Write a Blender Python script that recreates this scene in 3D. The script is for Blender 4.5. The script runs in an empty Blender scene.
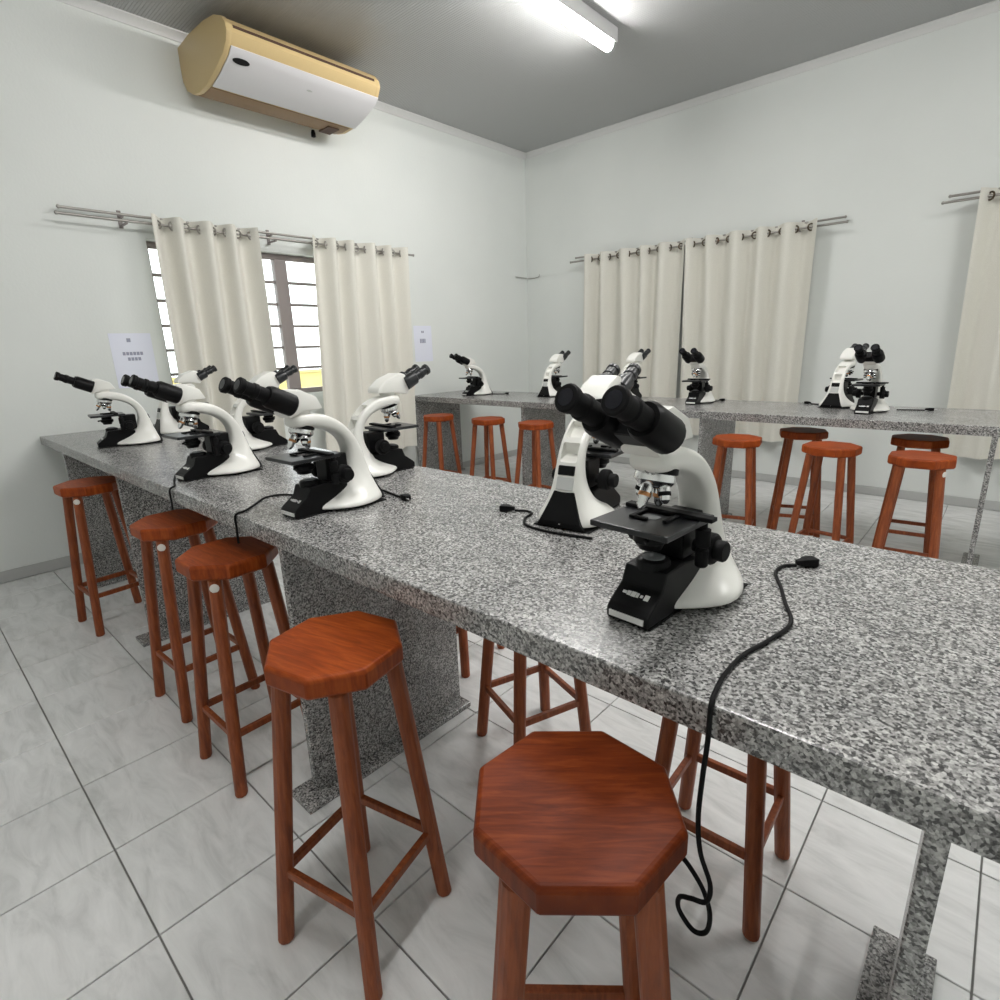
import bpy, bmesh, math, random
from mathutils import Vector, Matrix
random.seed(7)
SC = bpy.context.scene
COL = SC.collection
PI = math.pi

# ------------------------------------------------------------------ camera
CAM = dict(f=556.34, yaw=-0.7413, pitch=0.2699, roll=-0.033, loc=(4.6448, -5.7034, 1.3719))
def make_camera():
    cy, sy = math.cos(CAM['yaw']), math.sin(CAM['yaw'])
    p = CAM['pitch']
    fwd = Vector((sy*math.cos(p), cy*math.cos(p), -math.sin(p)))
    rt = Vector((cy, -sy, 0)); up = rt.cross(fwd)
    ro = CAM['roll']
    r = rt*math.cos(ro) + up*math.sin(ro)
    u = -rt*math.sin(ro) + up*math.cos(ro)
    cd = bpy.data.cameras.new('camera'); co = bpy.data.objects.new('camera', cd)
    COL.objects.link(co)
    M = Matrix((r, u, -fwd)).transposed().to_4x4(); M.translation = Vector(CAM['loc'])
    co.matrix_world = M
    cd.sensor_width = 36; cd.lens = CAM['f']/1000*36; cd.clip_start = 0.02; cd.clip_end = 200
    SC.camera = co
make_camera()

# ------------------------------------------------------------------ light
TUBE_STRENGTH = 88.0
SKY_STRENGTH = 3.6
w = bpy.data.worlds.new('overcast_sky'); SC.world = w; w.use_nodes = True
bgn = w.node_tree.nodes['Background']
bgn.inputs[0].default_value = (0.93, 0.97, 1.0, 1); bgn.inputs[1].default_value = SKY_STRENGTH
vs = SC.view_settings
vs.view_transform = 'Standard'; vs.look = 'None'; vs.gamma = 1.0; vs.use_curve_mapping = False
vs.exposure = 0.20
SC.cycles.use_denoising = True
SC.cycles.max_bounces = 10; SC.cycles.diffuse_bounces = 6; SC.cycles.sample_clamp_indirect = 6.0
SC.cycles.caustics_reflective = False; SC.cycles.caustics_refractive = False

# ------------------------------------------------------------------ materials
MAT = {}
def new_mat(name, col=(.8,.8,.8), rough=.5, metal=0., spec=.5, coat=0., coat_rough=.1):
    m = bpy.data.materials.new(name); m.use_nodes = True
    b = m.node_tree.nodes['Principled BSDF']
    b.inputs['Base Color'].default_value = (*col, 1); b.inputs['Roughness'].default_value = rough
    b.inputs['Metallic'].default_value = metal; b.inputs['Specular IOR Level'].default_value = spec
    b.inputs['Coat Weight'].default_value = coat; b.inputs['Coat Roughness'].default_value = coat_rough
    MAT[name] = m
    return m, m.node_tree, b
def nd(t, kind, **kw):
    n = t.nodes.new(kind)
    for k, v in kw.items():
        if k in n.inputs: n.inputs[k].default_value = v
        else: setattr(n, k, v)
    return n
def ramp(t, fac, stops, interp='LINEAR'):
    n = t.nodes.new('ShaderNodeValToRGB'); n.color_ramp.interpolation = interp
    e = n.color_ramp.elements
    while len(e) < len(stops): e.new(0.5)
    for el, (p, c) in zip(e, stops): el.position = p; el.color = (*c, 1)
    t.links.new(fac, n.inputs[0]); return n
def coords(t, scale=(1,1,1), rot=(0,0,0), kind='Object', rnd=0.0):
    tc = t.nodes.new('ShaderNodeTexCoord'); mp = t.nodes.new('ShaderNodeMapping')
    mp.inputs['Scale'].default_value = scale; mp.inputs['Rotation'].default_value = rot
    t.links.new(tc.outputs[kind], mp.inputs['Vector'])
    if rnd:
        oi = t.nodes.new('ShaderNodeObjectInfo'); ml = t.nodes.new('ShaderNodeMath'); ml.operation = 'MULTIPLY'
        ml.inputs[1].default_value = rnd
        t.links.new(oi.outputs['Random'], ml.inputs[0]); t.links.new(ml.outputs[0], mp.inputs['Location'])
    return mp.outputs[0]
def bump(t, b, h, strength=.2, dist=.01):
    n = t.nodes.new('ShaderNodeBump'); n.inputs['Strength'].default_value = strength; n.inputs['Distance'].default_value = dist
    t.links.new(h, n.inputs['Height']); t.links.new(n.outputs[0], b.inputs['Normal'])
def mixc(t, fac, a, b, mode='MIX'):
    n = t.nodes.new('ShaderNodeMix'); n.data_type = 'RGBA'; n.blend_type = mode
    for s, v in ((n.inputs[0], fac), (n.inputs[6], a), (n.inputs[7], b)):
        if hasattr(v, 'is_output'): t.links.new(v, s)
        else: s.default_value = v
    return n.outputs[2]

def m_wall():
    m, t, b = new_mat('wall_paint', (.76,.785,.765), .75, spec=.25)
    v = coords(t)
    n = nd(t, 'ShaderNodeTexNoise', Scale=1.2, Detail=4.); t.links.new(v, n.inputs['Vector'])
    r = ramp(t, n.outputs[0], [(.3,(.70,.725,.705)), (.7,(.74,.762,.742))]); t.links.new(r.outputs[0], b.inputs['Base Color'])
    n2 = nd(t, 'ShaderNodeTexNoise', Scale=60., Detail=3.); t.links.new(v, n2.inputs['Vector']); bump(t, b, n2.outputs[0], .08, .01)
m_wall()
def m_granite():
    m, t, b = new_mat('granite', rough=.24, spec=.7)
    v = coords(t)
    vo = nd(t, 'ShaderNodeTexVoronoi', Scale=230.); t.links.new(v, vo.inputs['Vector'])
    n = nd(t, 'ShaderNodeTexNoise', Scale=180., Detail=3., Roughness=.65); t.links.new(v, n.inputs['Vector'])
    sp = t.nodes.new('ShaderNodeSeparateColor'); t.links.new(vo.outputs['Color'], sp.inputs[0])
    ad = nd(t, 'ShaderNodeMath', operation='ADD'); t.links.new(sp.outputs[0], ad.inputs[0])
    ml = nd(t, 'ShaderNodeMath', operation='MULTIPLY'); ml.inputs[1].default_value = 1.6; t.links.new(n.outputs[0], ml.inputs[0]); t.links.new(ml.outputs[0], ad.inputs[1])
    dv = nd(t, 'ShaderNodeMath', operation='DIVIDE'); dv.inputs[1].default_value = 2.6; t.links.new(ad.outputs[0], dv.inputs[0])
    r = ramp(t, dv.outputs[0], [(.22,(.018,.018,.020)), (.36,(.075,.075,.074)), (.47,(.225,.224,.221)), (.60,(.39,.387,.38)), (.76,(.64,.636,.625))])
    n3 = nd(t, 'ShaderNodeTexNoise', Scale=9., Detail=3.); t.links.new(v, n3.inputs['Vector'])
    r3 = ramp(t, n3.outputs[0], [(.3,(.78,.78,.78)), (.7,(1.05,1.04,1.03))])
    t.links.new(mixc(t, 1.0, r.outputs[0], r3.outputs[0], 'MULTIPLY'), b.inputs['Base Color'])
m_granite()
def m_tile():
    m, t, b = new_mat('floor_tile', rough=.24, spec=.45)
    v = coords(t, (2.2, 7.5, 1), (0,0,.55), rnd=30.0)
    n = nd(t, 'ShaderNodeTexNoise', Scale=2.2, Detail=7., Roughness=.62, Distortion=.9); t.links.new(v, n.inputs['Vector'])
    r = ramp(t, n.outputs[0], [(.30,(.60,.605,.60)), (.5,(.74,.743,.74)), (.70,(.82,.822,.82))])
    t.links.new(r.outputs[0], b.inputs['Base Color'])
    bump(t, b, n.outputs[0], .05, .004)
m_tile()
new_mat('grout', (.27,.265,.255), .9)
def m_wood(name, dark, mid, light, rough=.45):
    m, t, b = new_mat(name, rough=rough, spec=.18)
    v = coords(t, (5, 42, 5), rnd=17.0)
    n = nd(t, 'ShaderNodeTexNoise', Scale=2.2, Detail=6., Roughness=.6, Distortion=.6); t.links.new(v, n.inputs['Vector'])
    r = ramp(t, n.outputs[0], [(.28,dark), (.5,mid), (.72,light)])
    v2 = coords(t, (3,3,3), rnd=9.0)
    n2 = nd(t, 'ShaderNodeTexNoise', Scale=1.5, Detail=2.); t.links.new(v2, n2.inputs['Vector'])
    r2 = ramp(t, n2.outputs[0], [(.3,(.75,.72,.7)), (.7,(1.1,1.08,1.05))])
    t.links.new(mixc(t, 1.0, r.outputs[0], r2.outputs[0], 'MULTIPLY'), b.inputs['Base Color'])
    bump(t, b, n.outputs[0], .08, .003)
m_wood('wood_seat', (.18,.029,.004), (.285,.052,.008), (.39,.088,.015))
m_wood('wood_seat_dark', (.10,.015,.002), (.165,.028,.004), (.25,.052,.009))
def m_wood_leg():
    m, t, b = new_mat('wood_leg', rough=.45, spec=.35)
    v = coords(t, (40, 40, 4), rnd=17.0)
    n = nd(t, 'ShaderNodeTexNoise', Scale=2., Detail=5., Roughness=.6, Distortion=.4); t.links.new(v, n.inputs['Vector'])
    r = ramp(t, n.outputs[0], [(.28,(.15,.032,.009)), (.5,(.235,.056,.015)), (.75,(.33,.092,.028))])
    t.links.new(r.outputs[0], b.inputs['Base Color'])
m_wood_leg()
new_mat('disc_white', (.72,.70,.66), .8)
new_mat('enamel_white', (.80,.795,.755), .28, spec=.5, coat=.2)
new_mat('plastic_black', (.004,.004,.0045), .40, spec=.16)
new_mat('stage_black', (.014,.015,.017), .30, spec=.4)
new_mat('rubber_black', (.005,.005,.0055), .6, spec=.14)
new_mat('chrome', (.80,.80,.80), .16, metal=1.)
new_mat('brass_ring', (.55,.27,.12), .3, metal=1.)
new_mat('lens_glass', (.20,.21,.22), .06, spec=.8)
new_mat('dark_lens', (.012,.012,.016), .08)
new_mat('label_grey', (.52,.53,.52), .5)
new_mat('label_white', (.80,.80,.78), .5)
new_mat('recess_grey', (.42,.42,.39), .6)
new_mat('cream_plastic', (.60,.45,.225), .42)
new_mat('cream_dark', (.24,.14,.06), .5)
new_mat('seam_brown', (.07,.035,.02), .7)
new_mat('ac_white', (.72,.71,.73), .42)
def m_curtain():
    m, t, b = new_mat('curtain_cloth', (.62,.61,.55), .85, spec=.15)
    v = coords(t)
    wv = nd(t, 'ShaderNodeTexNoise', Scale=350., Detail=2.); t.links.new(v, wv.inputs['Vector'])
    r = ramp(t, wv.outputs[0], [(.3,(.65,.635,.575)), (.7,(.75,.735,.675))]); t.links.new(r.outputs[0], b.inputs['Base Color'])
    bump(t, b, wv.outputs[0], .1, .002)
m_curtain()
new_mat('rod_metal', (.36,.345,.32), .35, metal=.8)
new_mat('grommet_bronze', (.10,.075,.05), .35, metal=.7)
new_mat('window_steel', (.22,.19,.185), .5)
new_mat('paper', (.74,.76,.86), .7)
new_mat('print_grey', (.30,.31,.40), .8)
new_mat('trim_pvc', (.66,.66,.655), .4)
new_mat('pvc_ceiling', (.40,.405,.405), .30, spec=.5)
new_mat('baseboard_grey', (.46,.465,.455), .4)
new_mat('fixture_white', (.55,.55,.55), .5)
new_mat('outlet_white', (.7,.7,.68), .4)
new_mat('exterior_yellow', (.62,.52,.20), .9)
new_mat('exterior_ground', (.45,.44,.40), .9)
def m_emit():
    m = bpy.data.materials.new('tube_glow'); m.use_nodes = True; t = m.node_tree
    t.nodes.remove(t.nodes['Principled BSDF'])
    e = t.nodes.new('ShaderNodeEmission'); e.inputs[0].default_value = (1,.985,.96,1); e.inputs[1].default_value = TUBE_STRENGTH
    t.links.new(e.outputs[0], t.nodes['Material Output'].inputs[0]); MAT['tube_glow'] = m
m_emit()
def m_glass():
    m = bpy.data.materials.new('window_glass'); m.use_nodes = True; t = m.node_tree
    t.nodes.remove(t.nodes['Principled BSDF'])
    a = t.nodes.new('ShaderNodeBsdfTransparent'); g = t.nodes.new('ShaderNodeBsdfGlossy'); g.inputs['Roughness'].default_value = .02
    a.inputs[0].default_value = (.95,.97,.96,1)
    mx = t.nodes.new('ShaderNodeMixShader'); mx.inputs[0].default_value = .06
    t.links.new(a.outputs[0], mx.inputs[1]); t.links.new(g.outputs[0], mx.inputs[2]); t.links.new(mx.outputs[0], t.nodes['Material Output'].inputs[0])
    MAT['window_glass'] = m
m_glass()

# ------------------------------------------------------------------ mesh helpers
V = Vector
def box(bm, lo, hi, rot=None, piv=None):
    vs_ = [bm.verts.new((x,y,z)) for z in (lo[2],hi[2]) for y in (lo[1],hi[1]) for x in (lo[0],hi[0])]
    for f in ((0,2,3,1),(4,5,7,6),(0,1,5,4),(2,6,7,3),(0,4,6,2),(1,3,7,5)): bm.faces.new([vs_[i] for i in f])
    if rot is not None:
        piv = V(piv or (0,0,0))
        for v in vs_: v.co = rot @ (v.co - piv) + piv
    return vs_
def loft(bm, rings, cap=True, closed=False):
    rs = [[bm.verts.new(p) for p in r] for r in rings]
    n = len(rs[0])
    pairs = list(zip(rs, rs[1:])) + ([(rs[-1], rs[0])] if closed else [])
    for a, b in pairs:
        for i in range(n):
            bm.faces.new((a[i], a[(i+1)%n], b[(i+1)%n], b[i]))
    if cap and not closed:
        bm.faces.new(list(reversed(rs[0]))); bm.faces.new(rs[-1])
    return rs
def frame(d):
    d = V(d).normalized(); a = V((0,0,1)) if abs(d.z) < .9 else V((1,0,0))
    x = d.cross(a).normalized(); y = d.cross(x).normalized()
    return x, y, d
def lathe(bm, o, d, prof, seg=16, cap=True):
    x, y, d = frame(d); o = V(o)
    loft(bm, [[o + d*h + (x*math.cos(2*PI*i/seg) + y*math.sin(2*PI*i/seg))*r for i in range(seg)] for r, h in prof], cap)
def cyl(bm, p0, p1, r0, r1=None, seg=12):
    p0, p1 = V(p0), V(p1); L = (p1-p0).length
    lathe(bm, p0, p1-p0, [(r0, 0), (r1 if r1 is not None else r0, L)], seg)
def prism(bm, pts, axis, a, b):      # extrude a 2-D outline along an axis (0,1,2)
    def mk(p, s):
        return (s, p[0], p[1]) if axis == 0 else (p[0], s, p[1]) if axis == 1 else (p[0], p[1], s)
    loft(bm, [[mk(p, a) for p in pts], [mk(p, b) for p in pts]])
def catmull(P, n=6):
    P = [V(p) for p in P]; Q = [P[0]*2-P[1]] + P + [P[-1]*2-P[-2]]; out = []
    for i in range(1, len(Q)-2):
        a, b, c, d = Q[i-1:i+3]
        for k in range(n):
            t = k/n
            out.append(.5*((2*b) + (c-a)*t + (2*a-5*b+4*c-d)*t*t + (3*b-a-3*c+d)*t**3))
    out.append(P[-1]); return out
def sweep(bm, pts, r, seg=8):
    pts = [V(p) for p in pts]; rings = []; x = None
    for i, p in enumerate(pts):
        d = (pts[min(i+1, len(pts)-1)] - pts[max(i-1, 0)]).normalized()
        if x is None: x = frame(d)[0]
        x = (x - d*x.dot(d)).normalized(); y = d.cross(x)
        rings.append([p + (x*math.cos(2*PI*k/seg) + y*math.sin(2*PI*k/seg))*r for k in range(seg)])
    loft(bm, rings)
def torus(bm, o, d, R, r, n=16, m=6):
    x, y, d = frame(d); o = V(o); rings = []
    for i in range(n):
        e = x*math.cos(2*PI*i/n) + y*math.sin(2*PI*i/n)
        rings.append([o + e*(R + r*math.cos(2*PI*k/m)) + d*(r*math.sin(2*PI*k/m)) for k in range(m)])
    loft(bm, rings, closed=True)
def mesh(name, bm, mat, smooth=None, bev=0, bseg=2, sub=0):
    bmesh.ops.recalc_face_normals(bm, faces=bm.faces[:])
    if bev:
        es = [e for e in bm.edges if len(e.link_faces) == 2 and e.calc_face_angle(0) > math.radians(28)]
        bmesh.ops.bevel(bm, geom=es, offset=bev, segments=bseg, profile=.6, affect='EDGES', clamp_overlap=True)
    me = bpy.data.meshes.new(name); bm.to_mesh(me); bm.free()
    me.materials.append(MAT[mat])
    if smooth is not None:
        for p in me.polygons: p.use_smooth = True
        me.set_sharp_from_angle(angle=math.radians(smooth))
    return me
def obj(name, bm, mat, parent=None, smooth=None, bev=0, bseg=2, sub=0, loc=None):
    me = bm if isinstance(bm, bpy.types.Mesh) else mesh(name, bm, mat, smooth, bev, bseg)
    o = bpy.data.objects.new(name, me); COL.objects.link(o)
    if parent: o.parent = parent
    if loc is not None: o.location = loc
    if sub:
        md = o.modifiers.new('subdivision', 'SUBSURF'); md.levels = sub; md.render_levels = sub
    return o
def BM(): return bmesh.new()
def tag(o, label, cat, group=None):
    o['label'] = label; o['category'] = cat
    if group: o['group'] = group
    return o
def thing(name, label, cat, loc=(0,0,0), rz=0, group=None):
    o = bpy.data.objects.new(name, None); COL.objects.link(o); o.empty_display_size = .05
    o.location = loc; o.rotation_euler = (0,0,rz)
    return tag(o, label, cat, group)
def copy_tree(o, parent=None):
    c = o.copy(); COL.objects.link(c); c.parent = parent
    for ch in [k for k in o.children]: copy_tree(ch, c)
    return c
def struct(name, bm, mat, **kw):
    o = obj(name, bm, mat, **kw); o['kind'] = 'structure'; return o

# ------------------------------------------------------------------ room shell
HC = 3.52; XR = 7.2; YF = -7.4
WY0, WY1, WZ0, WZ1 = -4.20, -2.20, 1.02, 2.17       # window opening in the left wall
b = BM(); box(b, (-.0,YF,-.12), (XR,0,-.010)); floor = struct('floor', b, 'grout')
T = .3725; GX, GY = 3.295, -5.525
def floor_tiles():
    b = BM(); h = T/2-.0022
    box(b, (-h,-h,-.0095), (h,h,0)); me = mesh('tile', b, 'floor_tile', bev=.0012, bseg=1)
    rest = BM(); ix0 = -math.ceil(GX/T); n = 0
    for i in range(ix0, 12):
        for j in range(-6, 16):
            x0, x1, y0, y1 = GX+i*T, GX+(i+1)*T, GY+j*T, GY+(j+1)*T
            cx0, cx1, cy0, cy1 = max(x0,0.012), min(x1,XR-.012), max(y0,YF+.012), min(y1,-.012)
            if cx1-cx0 < .03 or cy1-cy0 < .03: continue
            if x0 < 5.3 and y1 > -6.0:
                if cx0 == x0 and cx1 == x1 and cy0 == y0 and cy1 == y1:
                    o = obj('tile', me, None, floor, loc=((x0+x1)/2, (y0+y1)/2, 0))
                    if random.random() < .5: o.rotation_euler.z = PI
                else:
                    bb = BM(); mx, my = (cx0+cx1)/2, (cy0+cy1)/2
                    box(bb, (cx0-mx+.002,cy0-my+.002,-.0095), (cx1-mx-.002,cy1-my-.002,0))
                    obj('tile', bb, 'floor_tile', floor, bev=.0012, bseg=1, loc=(mx,my,0))
                n += 1
            else:
                box(rest, (cx0+.002,cy0+.002,-.0095), (cx1-.002,cy1-.002,0))
    o = obj('tile_field', rest, 'floor_tile', floor); o['kind'] = 'stuff'
    print('tiles', n)
floor_tiles()
b = BM()
box(b, (-.18,YF-.15,-.12), (0,WY0,HC+.1)); box(b, (-.18,WY1,-.12), (0,.15,HC+.1))
box(b, (-.18,WY0,-.12), (0,WY1,WZ0)); box(b, (-.18,WY0,WZ1), (0,WY1,HC+.1))
struct('wall_left', b, 'wall_paint')
b = BM(); box(b, (0,0,-.12), (XR+.15,.15,HC+.1)); struct('wall_back', b, 'wall_paint')
b = BM(); box(b, (XR,YF-.15,-.12), (XR+.15,0,HC+.1)); struct('wall_right', b, 'wall_paint')
b = BM(); box(b, (0,YF-.15,-.12), (XR,YF,HC+.1)); struct('wall_front', b, 'wall_paint')
b = BM(); box(b, (0,YF,HC+.012), (XR,0,HC+.1)); ceil = struct('ceiling', b, 'trim_pvc')
def ceiling_planks():
    W = .20; n = int(abs(YF)/W)
    prof = [(0.0002, .010), (0.0002, .0015)]
    k = 10; step = (W-.003)/k
    for i in range(k):
        y = .0015 + i*step
        prof += [(y+step*.12, .0), (y+step*.78, .0), (y+step*.90, .0022)]
    prof += [(W-.0002, .0015), (W-.0002, .010)]
    bb = BM(); prism(bb, prof, 0, .004, XR-.004); me = mesh('ceiling_plank', bb, 'pvc_ceiling')
    for j in range(n): obj('ceiling_plank', me, None, ceil, loc=(0, -(j+1)*W, HC))
ceiling_planks()
# crown trims and baseboards
def trim(name, axis, a, bb_, pos, sgn):
    pts = [(0,HC-.001),(0,HC-.055),(.008,HC-.055),(.012,HC-.040),(.022,HC-.028),(.036,HC-.016),(.045,HC-.010),(.045,HC-.001)]
    b = BM()
    if axis == 'y': prism(b, [(pos+sgn*p[0],p[1]) for p in pts], 1, a, bb_)
    else: prism(b, [(pos+sgn*p[0],p[1]) for p in pts], 0, a, bb_)
    struct(name, b, 'trim_pvc', smooth=30)
trim('trim_1', 'y', YF+.002, -.002, .0008, 1)
trim('trim_2', 'x', .047, XR-.002, -.0008, -1)
b = BM(); box(b, (.0008,YF+.01,.0005), (.011,-.012,.075)); struct('baseboard_left', b, 'baseboard_grey', bev=.003)
b = BM(); box(b, (.012,-.011,.0005), (XR-.01,-.0008,.075)); struct('baseboard_back', b, 'baseboard_grey', bev=.003)

# window in the left wall
def window():
    x0, x1 = -.12, -.075
    b = BM(); g = .002
    box(b, (x0,WY0+g,WZ1-.045), (x1,WY1-g,WZ1-g)); box(b, (x0,WY0+g,WZ0+g), (x1,WY1-g,WZ0+.045))
    box(b, (x0,WY0+g,WZ0+.045), (x1,WY0+.03,WZ1-.045)); box(b, (x0,WY1-.03,WZ0+.045), (x1,WY1-g,WZ1-.045))
    win = struct('window_1', b, 'window_steel', bev=.004)
    ym = -3.19
    b = BM(); box(b, (x0+.005,ym-.055,WZ0+.0455), (x1+.012,ym+.055,WZ1-.0455)); obj('mullion', b, 'window_steel', win, bev=.004)
    rows = 6; z0, z1 = WZ0+.046, WZ1-.046; dz = (z1-z0)/rows
    for (ya, yb) in ((WY0+.031, ym-.056), (ym+.056, WY1-.031)):
        for i in range(1, rows):
            b = BM(); z = z0+i*dz; box(b, (x0+.008,ya,z-.011), (x1-.004,yb,z+.011)); obj('glazing_bar', b, 'window_steel', win, bev=.002)
        for i in range(rows):
            b = BM(); box(b, (-.100,ya,z0+i*dz+.012), (-.096,yb,z0+(i+1)*dz-.012)); obj('pane', b, 'window_glass', win)
window()
# outside
b = BM(); box(b, (-14,-14,-.30), (-.2,8,-.13)); struct('exterior_ground', b, 'exterior_ground')
b = BM(); box(b, (-6.2,-12,-.13), (-6.0,7,.98)); box(b, (-6.25,-12,.98), (-5.95,7,1.03))
tag(obj('garden_wall', b, 'exterior_yellow', bev=.01), 'low yellow garden wall seen through the lowest window panes', 'wall')

# ------------------------------------------------------------------ ceiling lamps
def ceiling_lamp(x, ya, yb, label):
    t = thing('fluorescent_lamp', label, 'lamp', (x,(ya+yb)/2,HC), 0, 'fluorescent tube lamps on the ceiling')
    L = abs(yb-ya)/2
    b = BM(); prism(b, [(-.050,-.0005),(.050,-.0005),(.050,-.092),(.042,-.092),(.042,-.062),(-.042,-.062),(-.042,-.092),(-.050,-.092)], 1, -L-.03, L+.03); obj('housing', b, 'fixture_white', t, bev=.002, bseg=1)
    b = BM(); cyl(b, (0,-L+.012,-.104), (0,L-.012,-.104), .0395, seg=20); obj('tube', b, 'tube_glow', t, smooth=40)
    for s in (-1,1):
        b = BM(); cyl(b, (0,s*L-.012,-.104), (0,s*L+.012,-.104), .0405, seg=20); obj('lamp_holder', b, 'fixture_white', t, bev=.004)
ceiling_lamp(2.13, -2.89, -1.64, 'lit fluorescent tube lamp on the ceiling at the top of the photo')
ceiling_lamp(3.9, -5.95, -4.70, 'added unseen fluorescent tube lamp on the ceiling above the near stools')  # out of view, added to light the floor in front of the bench
ceiling_lamp(5.6, -2.87, -1.62, 'added unseen fluorescent tube lamp on the ceiling beyond the right edge')  # unseen lamp, placed to brighten the right and back of the room
ceiling_lamp(3.9, -4.15, -2.90, 'added unseen fluorescent tube lamp on the ceiling above the right end of the foreground bench')  # added out of view to brighten the floor behind the bench

# ------------------------------------------------------------------ air conditioner
def air_conditioner():
    Y0, Y1 = -3.78, -2.63
    t = thing('air_conditioner', 'cream air conditioner with a white front panel hung high on the left wall', 'air conditioner', (0,(Y0+Y1)/2,3.26))
    def R(pts): return [(x, z-3.26) for x, z in pts]
    prof = R([(.002,3.42),(.20,3.435),(.45,3.43),(.60,3.41),(.69,3.375),(.735,3.33),(.745,3.285),(.715,3.235),(.66,3.195),(.52,3.145),(.36,3.105),(.24,3.098),(.14,3.115),(.06,3.155),(.015,3.22),(.002,3.30)])
    h = (Y1-Y0)/2
    b = BM(); prism(b, prof, 1, -h+.035, h-.035); obj('body', b, 'cream_plastic', t, smooth=25)
    for s in (-1,1):
        c = V((.37,0)); b = BM(); g = 1 if s < 0 else 0
        big = [(max(.0015, c.x+(x-c.x)*(1+.015*g)), .01+(z-.01)*(1+.03*g)) for x, z in prof]
        a, e = sorted((s*h, s*(h-.0355)))
        prism(b, big, 1, a, e); obj('end_cap', b, 'cream_plastic', t, smooth=25, bev=.008)
    # white lower front panel follows the sloping underside
    def strip(name, p, th, y0, y1, mat, par=t, bev=.003):
        p = [V(q) for q in R(p)]; out = []
        nrm = []
        for i in range(len(p)):
            d = (p[min(i+1,len(p)-1)]-p[max(i-1,0)]).normalized(); nrm.append(V((-d.y, d.x)))
        outer = [q + n*th for q, n in zip(p, nrm)]
        b = BM(); prism(b, [tuple(q) for q in p] + [tuple(q) for q in reversed(outer)], 1, y0, y1)
        return obj(name, b, mat, par, bev=bev, smooth=25)
    pan = strip('front_panel', [(.372,3.107),(.52,3.1445),(.66,3.1945),(.708,3.230)], -.008, -h+.037, h-.002, 'ac_white')
    strip('upper_seam', [(.7355,3.3285),(.739,3.3125)], .003, -h+.05, h-.05, 'seam_brown', bev=0)
    strip('vent_strip', [(.065,3.1525),(.14,3.1148),(.24,3.0978),(.355,3.1042)], -.004, -h+.036, h-.036, 'cream_dark')
    b = BM(); box(b, (.16,h-.20,-.172), (.30,h-.10,-.160)); obj('louver_gap', b, 'seam_brown', t)
    # oval badge on the panel near the left end
    m = Matrix.Rotation(math.atan2(.05,.14), 3, 'Y').inverted()
    b = BM(); n = 20; d = V((.14,0,.05)).normalized(); nn = V((d.z,0,-d.x))
    c = V((.645, -h+.12, 3.1895-3.26)) + nn*.0075
    ring = lambda o: [c + d*(.024*math.sin(2*PI*i/n)) + V((0,.055*math.cos(2*PI*i/n),0)) + nn*o for i in range(n)]
    loft(b, [ring(0), ring(.004)]); obj('badge', b, 'plastic_black', pan)
    b = BM(); c = V((.60, .05, 3.173-3.26)) + nn*.0075
    loft(b, [[c + d*(.008*math.sin(2*PI*i/n)) + V((0,.022*math.cos(2*PI*i/n),0)) + nn*o for i in range(n)] for o in (0,.002)]); obj('small_mark', b, 'label_grey', pan)
    b = BM(); lathe(b, (.10,.36,-.200), (0,0,1), [(.008,0),(.018,.004),(.018,.03),(.012,.052)], 12); obj('drain_knob', b, 'rubber_black', t, smooth=40)
air_conditioner()

# ------------------------------------------------------------------ curtains, rods, papers
def rod(name, label, wall, a, b_, z):
    t = thing(name, label, 'curtain rod', (0,0,0))
    P = (lambda s, off, zz: V((off, s, zz))) if wall == 'left' else (lambda s, off, zz: V((s, -off, zz)))
    t.location = P((a+b_)/2, 0, z)
    rel = lambda s, off, zz: P(s, off, zz) - t.location
    for off, dz, ea in ((.115, 0, 0), (.055, .048, .03)):
        b = BM(); cyl(b, rel(a+ea,off,z+dz), rel(b_-ea,off,z+dz), .009, seg=12); o = obj('rail', b, 'rod_metal', t, smooth=40)
        for s, e in ((a+ea, -1), (b_-ea, 1)):
            b = BM(); lathe(b, rel(s,off,z+dz), rel(s+e*.03,off,z+dz)-rel(s,off,z+dz), [(.009,0),(.012,.006),(.012,.014),(.004,.02)], 10); obj('finial', b, 'rod_metal', o, smooth=40)
    for s in (a+(b_-a)*.13, (a+b_)/2, b_-(b_-a)*.13):
        b = BM(); p, q = rel(s-.012,.0008,z-.03), rel(s+.012,.008,z+.08); box(b, [min(i,j) for i,j in zip(p,q)], [max(i,j) for i,j in zip(p,q)])
        p, q = rel(s-.008,.008,z-.020), rel(s+.008,.125,z-.0105); box(b, [min(i,j) for i,j in zip(p,q)], [max(i,j) for i,j in zip(p,q)])
        p, q = rel(s-.008,.008,z+.028), rel(s+.008,.065,z+.0375); box(b, [min(i,j) for i,j in zip(p,q)], [max(i,j) for i,j in zip(p,q)])
        obj('bracket', b, 'window_steel', t, bev=.001, bseg=1)
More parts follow.
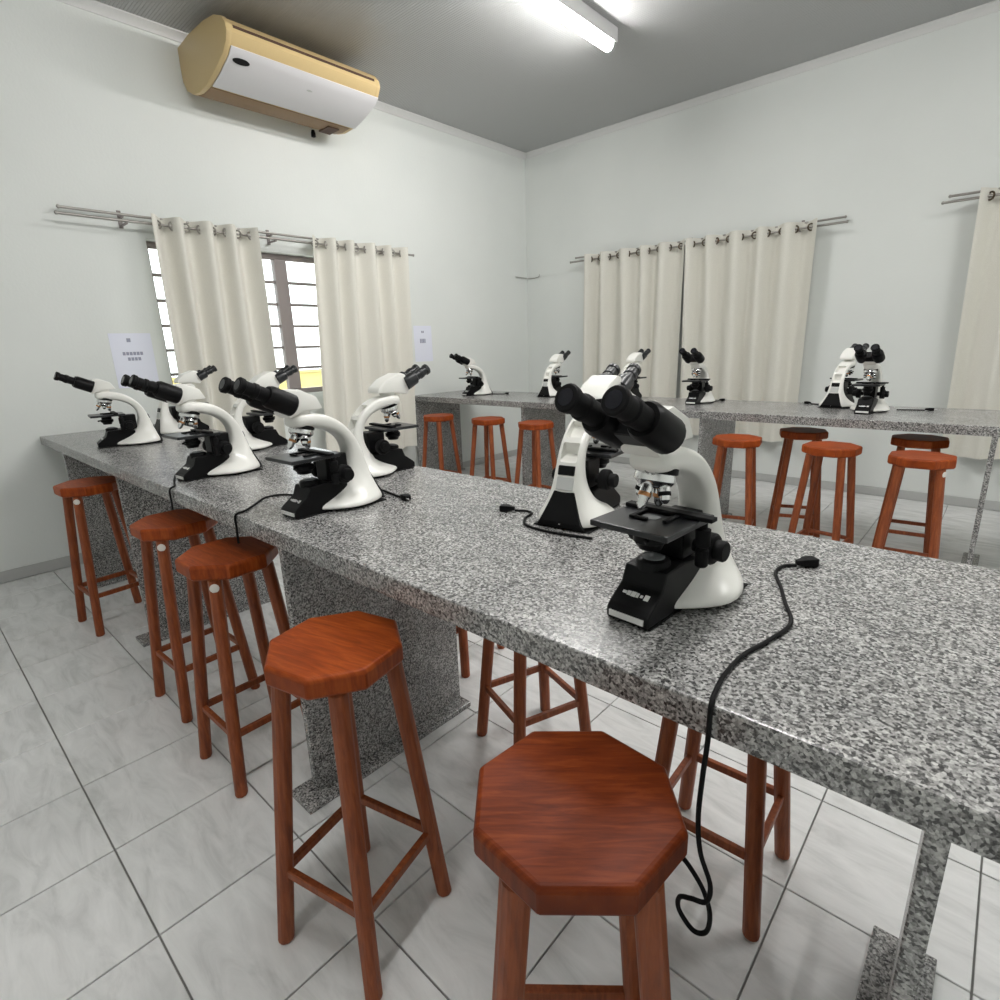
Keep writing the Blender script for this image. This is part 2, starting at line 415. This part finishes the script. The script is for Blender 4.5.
def curtain(label, wall, a, b_, z0, z1, folds, zr, seed, shift=0.0, amp=.058):
    rnd = random.Random(seed)
    t = thing('curtain', label, 'curtain', (0,0,0), 0, 'beige grommet curtains')
    P = (lambda s, off, zz: V((off, s, zz))) if wall == 'left' else (lambda s, off, zz: V((s, -off, zz)))
    t.location = P((a+b_)/2, .115, z0)
    nS, nZ = folds*14, 22
    w1 = [rnd.uniform(-1,1) for _ in range(8)]
    def pt(u, v, th):
        # u across (0..1), v down (0 top..1 bottom)
        warp = u + .012*math.sin(2*PI*u*2+w1[0]*3)*(1) + .014*v*math.sin(2*PI*u*1.5+w1[1]*3)
        s = a + (b_-a)*u + shift*v*(.5 if u > .5 else 1) + .02*v*math.sin(6*u+w1[2]*3)
        A = amp*(1 - .25*v + .2*v*math.sin(9*u+w1[3]*4))
        off = .115 + A*math.cos(2*PI*folds*warp) + .012*v*math.sin(2*PI*folds*2*u+w1[4])
        return P(s, off+th, z1+(z0-z1)*v) - t.location
    b = BM(); n = nS+1
    F = [[b.verts.new(pt(i/nS, j/nZ, .0015)) for i in range(n)] for j in range(nZ+1)]
    B = [[b.verts.new(pt(i/nS, j/nZ, -.0015)) for i in range(n)] for j in range(nZ+1)]
    for j in range(nZ):
        for i in range(nS):
            b.faces.new((F[j][i],F[j][i+1],F[j+1][i+1],F[j+1][i])); b.faces.new((B[j][i],B[j+1][i],B[j+1][i+1],B[j][i+1]))
    for j in range(nZ):
        for i in (0, nS): b.faces.new((F[j][i],F[j+1][i],B[j+1][i],B[j][i]))
    for i in range(nS):
        for j in (0, nZ): b.faces.new((F[j][i],F[j][i+1],B[j][i+1],B[j][i]))
    cl = obj('cloth', b, 'curtain_cloth', t, smooth=60)
    for k in range(folds*2):
        u = (k+.5)/(folds*2); s = a+(b_-a)*u
        p = P(s, .115, zr) - t.location
        d = P((b_-a)/(folds*2), (.09 if k % 2 else -.09), 0)
        b = BM(); torus(b, p, (P(1,0,0)-P(0,0,0)).normalized()*.8 + (P(0,1,0)-P(0,0,0)).normalized()*(.9 if k%2 else -.9), .026, .0065, 16, 6); obj('grommet', b, 'rod_metal' if wall == 'left' else 'grommet_bronze', t, smooth=60)
ZR = 2.25
rod('curtain_rod', 'double metal curtain rod on the left wall below the air conditioner', 'left', -4.70, -1.90, ZR)
curtain('beige curtain on the left wall nearer the wall notice, left of the bare window gap', 'left', -4.195, -3.46, .40, ZR+.055, 4, ZR, 1, shift=-.03)
curtain('beige curtain on the left wall right of the bare window gap', 'left', -3.00, -2.00, .40, ZR+.055, 5, ZR, 2, shift=-.09)
ZB = 2.255
rod('curtain_rod', 'double metal curtain rod above the closed pair of curtains on the back wall', 'back', .74, 3.44, ZB)
curtain('beige curtain on the back wall, left one of the closed pair', 'back', .95, 2.096, .42, ZB+.055, 5, ZB, 3)
curtain('beige curtain on the back wall, right one of the closed pair', 'back', 2.104, 3.24, .42, ZB+.055, 5, ZB, 4, shift=.03)
rod('curtain_rod', 'double metal curtain rod running out of the photo at the right edge', 'back', 4.07, 6.6, ZB+.03)
curtain('beige curtain cut off by the right edge of the photo', 'back', 4.27, 5.45, .42, ZB+.085, 5, ZB+.03, 5, shift=.02)

def notice(label, y0, y1, z0, z1, rows):
    t = thing('wall_notice', label, 'notice', (.0,(y0+y1)/2,z0))
    h = (y1-y0)/2; H = z1-z0
    b = BM(); box(b, (.0006,-h,0), (.0024,h,H)); obj('sheet', b, 'paper', t)
    for (u0, u1, v0, v1) in rows:
        b = BM(); n = max(1, int((u1-u0)/.075)); 
        for k in range(n):
            a = u0+(u1-u0)*k/n; e = a+(u1-u0)/n*.8
            box(b, (.0026,-h+2*h*a,H*v0), (.0030,-h+2*h*e,H*v1))
        o = obj('print_line', b, 'print_grey', t)
notice('white paper notice taped to the left wall beside the leftmost microscope', -4.545, -4.285, 1.17, 1.54, [(.40,.52,.84,.91),(.25,.75,.60,.66),(.35,.68,.50,.56)])
notice('small white paper notice on the left wall right of the curtains', -1.86, -1.62, 1.24, 1.60, [(.42,.58,.80,.86),(.32,.65,.52,.64)])
b = BM(); sweep(b, catmull([(.012,-.23,2.165),(.02,-.10,2.163),(.03,-.03,2.16),(.12,-.012,2.155),(.19,-.010,2.165),(.20,-.010,2.19)], 5), .004, 6)
tag(obj('wire', b, 'rod_metal', smooth=60), 'thin wire across the room corner above the back bench', 'wire')

# ------------------------------------------------------------------ benches
BH = .90; TH = .052
def bench(name, label, y0, y1, x1, sup, cat='bench', hw=.06):
    t = thing(name, label, cat, (0,(y0+y1)/2,0))
    h = (y1-y0)/2
    b = BM(); box(b, (.001,-h,BH-TH), (x1,h,BH)); obj('worktop', b, 'granite', t, bev=.004)
    for x in sup:
        g = BM(); box(g, (x-.0115,-h+.008,.0205), (x+.0115,h-.155,BH-TH-.0003)); p = obj('support_panel', g, 'granite', t, bev=.002, bseg=1)
        g = BM(); box(g, (x-hw,-h-.045*(hw>.05),.0003), (x+hw,h-.145,.020)); obj('foot_slab', g, 'granite', p, bev=.003)
Y1N, Y1F = -5.044, -4.245
Y2N, Y2F = -1.955, -1.155
bench('granite_bench', 'long grey granite bench in the foreground carrying most of the microscopes', Y1N, Y1F, 5.6, (.56,1.62,3.19,4.662))
bench('granite_bench', 'long grey granite bench standing further back before the back wall curtains', Y2N, Y2F, 5.6, (.045,1.50,3.10,4.625), hw=.04)

# ------------------------------------------------------------------ stools
SH = .77
def make_stool():
    t = thing('stool', '', 'stool', (0,0,0), 0, 'wooden bar stools')
    R = .150
    def octo(r, z): return [(r*math.cos(PI/8+k*PI/4), r*math.sin(PI/8+k*PI/4), z) for k in range(8)]
    b = BM(); loft(b, [octo(R*.955,SH-.048), octo(R,SH-.040), octo(R,SH-.010), octo(R*.988,SH-.004), octo(R*.955,SH)])
    obj('seat', b, 'wood_seat', t, bev=.002, bseg=1)
    F, Tp = .138, .082
    def legpt(sx, sy, z): k = z/(SH-.048); w_ = F+(Tp-F)*k; return V((sx*w_, sy*w_, z))
    for sx, sy in ((-1,-1),(1,-1),(1,1),(-1,1)):
        b = BM(); r = .0205
        a, e = legpt(sx,sy,.0), legpt(sx,sy,SH-.0482)
        ring = lambda c, r: [c + V((r*math.cos(PI/8+k*PI/4), r*math.sin(PI/8+k*PI/4), 0)) for k in range(8)]
        loft(b, [ring(a, r*.92), ring(a+(e-a)*.01, r), ring(e, r*1.05)])
        obj('leg', b, 'wood_leg', t, bev=.003, bseg=1)
    z = .205
    for (p, q) in (((-1,-1),(1,-1)),((1,-1),(1,1)),((1,1),(-1,1)),((-1,1),(-1,-1))):
        a, e = legpt(*p,z), legpt(*q,z); d = (e-a).normalized(); a += d*.014; e -= d*.014
        s = d.cross(V((0,0,1)))
        b = BM(); loft(b, [[c + s*(.008*i) + V((0,0,.011*j)) for i, j in ((-1,-1),(1,-1),(1,1),(-1,1))] for c in (a, e)])
        obj('stretcher', b, 'wood_leg', t, bev=.002, bseg=1)
    return t
stool0 = make_stool()
def add_white_disc(t, sx, sy):
    k = (SH-.072)/(SH-.048); w_ = .138+(.082-.138)*k
    p = V((sx*w_, sy*w_, SH-.072)); d = V((sx*.9,sy*.55,0)).normalized()
    b = BM(); lathe(b, p + d*.0195, d, [(.014,0),(.014,.0015),(.011,.0032)], 12); obj('white_disc', b, 'disc_white', t, smooth=40)  # small white disc on the side of one leg, just below the seat
used = False
STOOLS = [
 (1.21,-5.065, 4, 'wooden stool at the foreground bench furthest back by the left wall', (1,-1)),
 (2.315,-5.03, 2, 'wooden stool at the foreground bench second from the left wall', (1,-1)),
 (2.86,-5.055, 1, 'wooden stool at the foreground bench third from the left wall, half tucked under the worktop', (1,-1)),
 (3.645,-5.155, 13.5, 'orange-brown octagonal stool in front of the granite support panel, whole stool in view', None),
 (4.285,-5.175, 40, 'nearest octagonal stool with its dark red-brown seat seen from above at the bottom edge', None),
 (2.93,-4.14, 8, 'stool behind the foreground bench, only one leg showing right of the granite support panel', None),
 (3.575,-4.40, -20, 'wooden stool under the foreground bench whose legs show just above the nearest seat', None),
 (4.245,-4.455, 2, 'wooden stool under the foreground bench with legs right of the hanging black cord', None),
 (.71,-2.22, 5, 'wooden stool at the back bench standing furthest left', None),
 (1.30,-2.17, 8, 'wooden stool at the back bench second from the left', None),
 (1.83,-2.17, 0, 'wooden stool at the back bench partly hidden left of the nearest microscope pair', None),
 (3.41,-2.115, 12, 'orange-brown stool at the back bench just right of the nearest microscope pair', None),
 (3.665,-1.62, 20, 'dark wooden stool pushed under the back bench, left one of two in its shadow', None),
 (3.94,-2.125, -6, 'orange-brown stool standing out in front of the back bench near its middle', None),
 (4.29,-1.60, 6, 'dark wooden stool pushed under the back bench, right one of two in its shadow', None),
 (4.365,-2.21, 3, 'reddish-brown stool at the back bench furthest right, below the cluster of two microscopes', (1,-1)),
]
for i, (x, y, a, lab, plug) in enumerate(STOOLS):
    o = stool0 if i == 0 else copy_tree(stool0)
    o.location = (x, y, 0); o.rotation_euler = (0,0,math.radians(a)); o['label'] = lab
def stool_at(i):
    return next(o for o in COL.objects if o.get('label') == STOOLS[i][3])
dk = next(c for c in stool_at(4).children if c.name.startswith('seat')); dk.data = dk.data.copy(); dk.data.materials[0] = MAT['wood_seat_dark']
for i, s in enumerate(STOOLS):
    if s[4]: add_white_disc(stool_at(i), *s[4])

# ------------------------------------------------------------------ microscopes
# local frame: the user sits at -y; f = -y is "forward towards the user"
def bool_cut(o, cutters):
    for c in cutters:
        md = o.modifiers.new('cut', 'BOOLEAN'); md.operation = 'DIFFERENCE'; md.object = c; md.solver = 'EXACT'
    dg = bpy.context.evaluated_depsgraph_get(); me = bpy.data.meshes.new_from_object(o.evaluated_get(dg))
    o.modifiers.clear(); o.data = me
    for c in cutters: bpy.data.objects.remove(c, do_unlink=True)
    for p in me.polygons: p.use_smooth = True
    me.set_sharp_from_angle(angle=math.radians(35))
def make_microscope(kind):
    t = thing('microscope', '', 'microscope', (0,0,0), 0, 'white and black binocular microscopes')
    P = lambda x, f, z: V((x, -f, z))
    # --- white arm with its flared foot, one continuous shell
    rings = [((-.150,.004),(.086,.004),.046,.124,.086,.42), ((-.152,.016),(.088,.016),.046,.124,.086,.42),
             ((-.150,.026),(.082,.024),.045,.121,.085,.42), ((-.142,.046),(.046,.038),.038,.090,.072,.45),
             ((-.130,.078),(-.005,.060),.037,.064,.056,.5), ((-.119,.116),(-.044,.100),.035,.046,.044,.5),
             ((-.108,.158),(-.060,.148),.033,.039,.039,.5), ((-.092,.202),(-.056,.190),.032,.037,.037,.5),
             ((-.064,.244),(-.034,.222),.032,.036,.036,.5), ((-.024,.278),(.004,.244),.033,.037,.036,.5),
             ((.026,.298),(.050,.256),.035,.040,.037,.5), ((.080,.304),(.096,.260),.037,.042,.038,.5), ((.122,.300),(.122,.264),.032,.036,.032,.5)]
    R = []
    for (o, i, wi, wm, wo, tm) in rings:
        o, i = V(o), V(i); m = i.lerp(o, tm); q = i.lerp(o, .10); s = i.lerp(o, .90)
        ring = []
        for pt, w_ in ((i, wi*.55), (q, wi), (m, wm), (s, wo), (o, wo*.6)): ring.append(P(-w_, *pt))
        for pt, w_ in ((o, wo*.6), (s, wo), (m, wm), (q, wi), (i, wi*.55)): ring.append(P(w_, *pt))
        R.append(ring)
    b = BM(); loft(b, R)
    bmesh.ops.recalc_face_normals(b, faces=b.faces[:])
    arm = obj('arm', b, 'enamel_white', t, smooth=60)
    md = arm.modifiers.new('subdivision', 'SUBSURF'); md.levels = 2; md.render_levels = 2
    dg = bpy.context.evaluated_depsgraph_get(); me = bpy.data.meshes.new_from_object(arm.evaluated_get(dg)); arm.modifiers.clear(); arm.data = me
    # hand grip pockets in the back of the arm
    cut = []
    for (zc, fo, hh, tilt) in ((.252,-.050,.024,.75), (.194,-.092,.019,.34)):
        c = BM(); rot = Matrix.Rotation(-tilt, 3, 'X')
        box(c, (-.024,-.032,-hh), (.024,.022,hh), rot); co = obj('cutter', c, 'recess_grey', bev=.004, loc=(0,-fo+.005,zc)); cut.append(co)
        bpy.context.view_layer.update()
    bool_cut(arm, cut)
    # rear plate: black skirt, black band, grey label
    def rear(name, z0, z1, hw0, hw1, mat, off=.0015, par=arm):
        pts = [(.004,-.148),(.016,-.150),(.026,-.148),(.046,-.140),(.078,-.1285),(.116,-.117),(.158,-.106),(.202,-.090),(.244,-.062)]
        def fo(z):
            for (za, fa), (zb, fb) in zip(pts, pts[1:]):
                if za <= z <= zb: return fa+(fb-fa)*(z-za)/(zb-za)
            return pts[-1][1]
        n = 6; b = BM(); ra = []
        for k in range(n+1):
            z = z0+(z1-z0)*k/n; hw = hw0+(hw1-hw0)*(k/n)**.8; f = fo(z)
            ra.append([P(-hw,f+.010,z), P(-hw,f-off,z), P(hw,f-off,z), P(hw,f+.010,z)])
        loft(b, ra); return obj(name, b, mat, par, bev=.0015, bseg=1)
    rear('rear_skirt', .006, .098, .070, .030, 'plastic_black')
    rear('rear_band', .140, .164, .024, .024, 'plastic_black', .0045)
    rear('rating_label', .102, .136, .025, .024, 'label_grey', .0045)
    b = BM()
    box(b, (-.085,.02,0.0002), (.085,.142,.0038)); box(b, (-.043,-.150,.0002), (.043,.02,.0038)); obj('base_plate', b, 'rubber_black', t, bev=.0012, bseg=1)
    # --- black front tongue with illuminator
    pr_ = [(-.156,.004),(-.156,.024),(-.148,.032),(-.112,.058),(-.100,.088),(-.04,.092),(.03,.080),(.03,.004)]
    b = BM(); prism(b, pr_, 0, -.0415, .0415); base = obj('front_base', b, 'plastic_black', t, bev=.004)
    b = BM(); box(b, (-.034,-.1592,.010), (.034,-.1562,.020)); obj('label_strip', b, 'label_white', base)
    b = BM(); d = V((0,.036,.026)).normalized(); n_ = V((0,-d.z,d.y)); c0 = P(0,.128,.0464)
    for x0, x1, k in ((-.026,-.018,.5),(-.017,-.010,.8),(-.009,.000,.9),(.001,.006,.8),(.009,.014,.5),(.017,.026,1.0)):
        q = c0 + n_*.0006
        loft(b, [[q + V((x,0,0)) + d*(s*.0055*k) + n_*o_ for x, s in ((x0,-1),(x1,-1),(x1,1),(x0,1))] for o_ in (0,.0008)])
    obj('brand_lettering', b, 'label_white', base)
    b = BM(); lathe(b, P(0,.075,.082), (0,0,1), [(.030,0),(.030,.014),(.028,.018),(.024,.020)], 24); il = obj('illuminator', b, 'plastic_black', t, smooth=30)
    b = BM(); lathe(b, P(0,.075,.1022), (0,0,1), [(.020,0),(.020,.002),(.015,.004),(.005,.0055)], 20); obj('field_lens', b, 'lens_glass', il, smooth=50)
    b = BM(); box(b, (-.030,-.03,.088), (.030,.045,.168)); obj('focus_carrier', b, 'plastic_black', t, bev=.005)
    # --- focus knobs
    for s in (-1,1):
        b = BM(); lathe(b, P(s*.036,-.004,.112), (s,0,0), [(.012,0),(.012,.014),(.027,.016),(.029,.020),(.029,.036),(.026,.040),(.019,.041),(.019,.056),(.017,.059)], 20)
        obj('focus_knob', b, 'rubber_black', t, smooth=35)
    # --- stage with slide holder and hanging coaxial drive
    b = BM(); box(b, (-.074,-.165,.168), (.074,-.005,.179)); stg = obj('stage', b, 'stage_black', t, bev=.003)
    b = BM(); box(b, (-.072,-.060,.1795), (.095,-.040,.187)); box(b, (-.030,-.105,.1792), (-.022,-.060,.184)); box(b, (.030,-.105,.1792), (.038,-.060,.184)); box(b, (-.030,-.112,.1792), (.004,-.104,.184))
    obj('slide_holder', b, 'rubber_black', stg, bev=.001, bseg=1)
    b = BM(); lathe(b, P(0,.088,.1792), (0,0,1), [(.016,0),(.016,.0008)], 20); obj('light_hole', b, 'lens_glass', stg)
    b = BM(); lathe(b, P(.066,.028,.1685), (0,0,-1), [(.007,0),(.007,.010),(.013,.012),(.013,.042),(.010,.044),(.010,.048),(.0115,.050),(.0115,.078),(.009,.081)], 16); obj('stage_drive', b, 'rubber_black', stg, smooth=35)
    b = BM(); lathe(b, P(0,.088,.1675), (0,0,-1), [(.018,0),(.024,.004),(.024,.016),(.030,.018),(.030,.030),(.024,.034),(.020,.044)], 20); obj('condenser', b, 'plastic_black', t, smooth=35)
    b = BM(); cyl(b, P(0,.108,.146), P(.02,.130,.146), .004, seg=8); obj('iris_lever', b, 'rubber_black', t, smooth=40)
    # --- turret and objectives
    ax = V((0,-.26,-1)).normalized(); tc = P(0,.080,.255)
    b = BM(); lathe(b, tc - ax*.006, ax, [(.026,0),(.033,.004),(.035,.010),(.035,.018),(.028,.026),(.016,.031)], 24); tur = obj('nosepiece', b, 'chrome', t, smooth=30)
    b = BM(); lathe(b, tc - ax*.014, ax, [(.032,0),(.0365,.002),(.0365,.012),(.034,.013)], 24); obj('nosepiece_ring', b, 'rubber_black', t, smooth=30)
    x, y, _ = frame(ax)
    for k in range(4):
        a = PI/4 + k*PI/2 if False else k*PI/2
        rad = V((0,-1,0)) if k == 0 else (V((1,0,0)) if k == 1 else (V((0,1,0)) if k == 2 else V((-1,0,0))))
        rad = (rad - ax*rad.dot(ax)).normalized()
        d = (ax + rad*.28).normalized(); o_ = tc + ax*.015 + rad*.018
        L = (.052,.036,.044,.030)[k] * .95
        b = BM(); lathe(b, o_, d, [(.0085,0),(.0105,.004),(.0105,L*.55),(.009,L*.6),(.0085,L*.82),(.005,L*.96),(.003,L)], 14); ob = obj('objective', b, 'chrome', t, smooth=30)
        b = BM(); lathe(b, o_ + d*(L*.40), d, [(.0107,0),(.0109,.001),(.0109,.006),(.0107,.007)], 14); obj('colour_ring', b, 'brass_ring' if k in (0,2) else 'rubber_black', ob, smooth=30)
    # --- head
    TL = math.radians(25)
    d = V((0,-math.cos(TL),math.sin(TL))); u = V((0,math.sin(TL),math.cos(TL))); X = V((1,0,0))
    lathe_base = BM(); lathe(lathe_base, P(0,.078,.298), (0,0,1), [(.030,0),(.030,.012)], 24); obj('head_collar', lathe_base, 'enamel_white', t, smooth=30)
    if kind == 'near':
        hp = [(.020,.3105),(.085,.3085),(.128,.292),(.146,.310),(.120,.368),(.092,.372),(.040,.348)]
        b = BM(); prism(b, [(-f,z) for f, z in hp], 0, -.036, .036); obj('head', b, 'enamel_white', t, bev=.007, smooth=40)
        o_ = P(0,.124,.330); ipd = .042; L0 = .082; rB = .0315
        b = BM()
        def barrel(sx, r, L, taper=1.):
            lathe(b, o_ + X*(sx*ipd) - d*.004, d, [(r*.9,0),(r,.004),(r,L-.01),(r*.86,L)], 20)
        barrel(-1, rB, L0); bin_ = obj('binocular_body', b, 'plastic_black', t, smooth=35)
        b = BM(); barrel(1, rB, L0); obj('prism_barrel', b, 'plastic_black', bin_, smooth=35)
        b = BM(); rt = []
        for s in (0,1):
            c = o_ + d*(-.002+s*.058); rt.append([c + X*(i*.040) + u*(j*(.026-.006*s)) for i, j in ((-1,-1),(1,-1),(1,1),(-1,1))])
        loft(b, rt); obj('hinge_block', b, 'plastic_black', bin_, bev=.006)
        for sx in (-1,1):
            q = o_ + X*(sx*ipd) + d*(L0-.006)
            b = BM(); lathe(b, q, d, [(.0195,0),(.0195,.030),(.0215,.032),(.0215,.042),(.0185,.045),(.0185,.066),(.0215,.069),(.0225,.080),(.020,.083)], 20); e = obj('eyepiece', b, 'rubber_black', t, smooth=30)
            b = BM(); lathe(b, q + d*.0832, d, [(.014,0),(.014,.0008)], 16); obj('eye_lens', b, 'dark_lens', e)
    else:
        hp = [(.012,.3105),(.100,.3085),(.146,.300),(.164,.322),(.142,.378),(.115,.384),(.058,.362),(.018,.332)]
        b = BM(); prism(b, [(-f,z) for f, z in hp], 0, -.042, .042); obj('head', b, 'enamel_white', t, bev=.009, smooth=40)
        o_ = P(0,.142,.340)
        for sx in (-1,1):
            q = o_ + X*(sx*.033)
            b = BM(); lathe(b, q, d, [(.027,0),(.028,.005),(.0265,.05),(.020,.056)], 20); br = obj('prism_barrel', b, 'stage_black', t, smooth=35)
            b = BM(); lathe(b, q + d*.0562, d, [(.018,0),(.018,.020),(.0205,.022),(.0205,.034),(.018,.036),(.018,.052),(.021,.055),(.0215,.066),(.019,.069)], 20); e = obj('eyepiece', b, 'stage_black', t, smooth=30)
            b = BM(); lathe(b, q + d*.1254, d, [(.013,0),(.013,.0008)], 16); obj('eye_lens', b, 'dark_lens', e)
    return t
protos = {'near': make_microscope('near'), 'far': make_microscope('far')}
first = {'near': True, 'far': True}
SCOPES = [
 ('near', .97,-4.785, -8, 'white microscope at the far left end of the foreground bench, eyepieces pointing left'),
 ('near', 2.27,-4.815, 2, 'white microscope second from the left among those facing the near side of the foreground bench'),
 ('near', 3.11,-4.805, 2, 'white microscope facing the near side with a pale stage, above the third stool'),
 ('near', 4.225,-4.765, -4, 'largest nearest microscope with black binocular tubes, front base towards the viewer'),
 ('far', .70,-4.42, 178, 'white microscope mostly hidden, eyepieces rising before the first curtain'),
 ('far', 1.77,-4.43, 180, 'white microscope half hidden behind others with eyepieces before the bare window panes'),
 ('far', 2.82,-4.43, 176, 'white microscope with black eyepieces pointing up right before the right half of the curtains'),
 ('far', 3.80,-4.425, 187, 'microscope seen from behind with open grip and grey label, left of the nearest one'),
 ('near', .62,-1.60, -10, 'small distant microscope on the back bench furthest left, facing left'),
 ('far', 1.42,-1.40, 185, 'small distant microscope on the back bench second from the left, seen from behind'),
 ('far', 2.24,-1.42, 178, 'distant microscope on the back bench hidden behind the nearest eyepieces'),
 ('near', 2.87,-1.46, 2, 'small distant microscope on the back bench before the right curtain of the closed pair'),
 ('near', 4.00,-1.55, -2, 'distant microscope on the back bench against bare wall, front one of an overlapping two'),
 ('far', 3.79,-1.30, 172, 'distant microscope on the back bench against bare wall, rear one of an overlapping two'),
]
for k, x, y, a, lab in SCOPES:
    o = protos[k] if first[k] else copy_tree(protos[k]); first[k] = False
    o.location = (x, y, BH); o.rotation_euler = (0,0,math.radians(a)); o['label'] = lab
    o['group'] = 'binocular microscopes on the benches'

# ------------------------------------------------------------------ cords
def cord(label, pts, plug=True, r=.0036, plug_len=.045):
    t = thing('power_cord', label, 'cord', pts[0], 0, 'black power cords')
    o0 = V(pts[0]); rel = [V(p)-o0 for p in pts]
    c = catmull(rel, 7); b = BM(); sweep(b, c, r, 8); obj('cable', b, 'rubber_black', t, smooth=60)
    if plug:
        d = (rel[0]-rel[1]).normalized(); d.z = 0; d.normalize()
        s = V((-d.y, d.x, 0)); b = BM(); q = V((0,0,0))
        rg = []
        for k, (w_, h) in ((0,(.005,.005)),(.25,(.008,.007)),(.45,(.012,.009)),(.9,(.0125,.009)),(1,(.010,.008))):
            e = q + d*(plug_len*k); rg.append([e + s*(w_*i) + V((0,0,h*j + .0)) for i, j in ((-1,-1),(1,-1),(1,1),(-1,1))])
        loft(b, rg); for_z = .0095 - .0036
        for v in b.verts: v.co.z += for_z
        pl = obj('plug', b, 'rubber_black', t, bev=.002)
        for sg in (-1,1):
            b = BM(); e = q + d*(plug_len+.0002) + s*(sg*.006) + V((0,0,for_z)); cyl(b, e, e+d*.016, .0023, seg=8); obj('pin', b, 'chrome', pl, smooth=40)
Z = BH + .0040
cord('long black power cord over the bench edge, hanging in a loop beside the nearest stool',
     [(4.365,-4.475,Z),(4.345,-4.497,Z),(4.345,-4.545,Z),(4.374,-4.61,Z),(4.398,-4.67,Z),(4.43,-4.75,Z),(4.420,-4.83,Z),(4.404,-4.90,Z),(4.402,-4.97,Z),(4.408,-5.02,Z),(4.412,-5.040,.9033),(4.414,-5.050,.892),(4.415,-5.053,.85),(4.415,-5.062,.797),(4.415,-5.066,.731),(4.423,-5.07,.68),(4.440,-5.07,.635),(4.438,-5.075,.607),(4.418,-5.08,.602),(4.400,-5.075,.585),(4.399,-5.07,.555),(4.420,-5.065,.528),(4.437,-5.06,.535),(4.440,-5.06,.570),(4.430,-5.062,.606),(4.412,-5.062,.630),(4.395,-5.070,.655),(4.37,-5.085,.68),(4.34,-5.105,.69)])
cord('thin black cord from the third facing microscope running over the bench front edge', [(3.00,-4.80,Z),(2.86,-4.83,Z),(2.83,-4.89,Z),(2.89,-4.96,Z),(2.935,-5.01,Z),(2.945,-5.038,.9035),(2.948,-5.0485,.894),(2.948,-5.0495,.86),(2.945,-5.0495,.81)], plug=False)
cord('thin black cord beside the second facing microscope running over the bench front edge', [(2.16,-4.86,Z),(2.13,-4.93,Z),(2.25,-4.985,Z),(2.36,-5.02,Z),(2.383,-5.038,.9035),(2.388,-5.0485,.894),(2.388,-5.0495,.86),(2.385,-5.0495,.82)], plug=False)
cord('thin black cord lying behind the last microscope of the left group', [(3.215,-4.62,Z),(3.12,-4.605,Z),(3.02,-4.585,Z),(2.94,-4.575,Z)])
cord('short black plug and cord left of the microscope seen from behind', [(3.615,-4.515,Z),(3.645,-4.50,Z),(3.675,-4.51,Z),(3.690,-4.56,Z),(3.73,-4.602,Z),(3.80,-4.612,Z),(3.87,-4.602,Z),(3.93,-4.588,Z)])
cord('black plug lying on the back bench left of the two overlapping microscopes', [(3.60,-1.24,Z),(3.63,-1.25,Z),(3.66,-1.27,Z)])
cord('black plug lying on the back bench right of the two overlapping microscopes', [(4.27,-1.36,Z),(4.22,-1.37,Z),(4.13,-1.40,Z)])
cord('black plug on the back bench before the right curtain of the closed pair', [(2.96,-1.28,Z),(2.93,-1.32,Z),(2.90,-1.34,Z)])
cord('black plug on the back bench beside the furthest left microscope there', [(.855,-1.44,Z),(.80,-1.46,Z),(.72,-1.48,Z)])
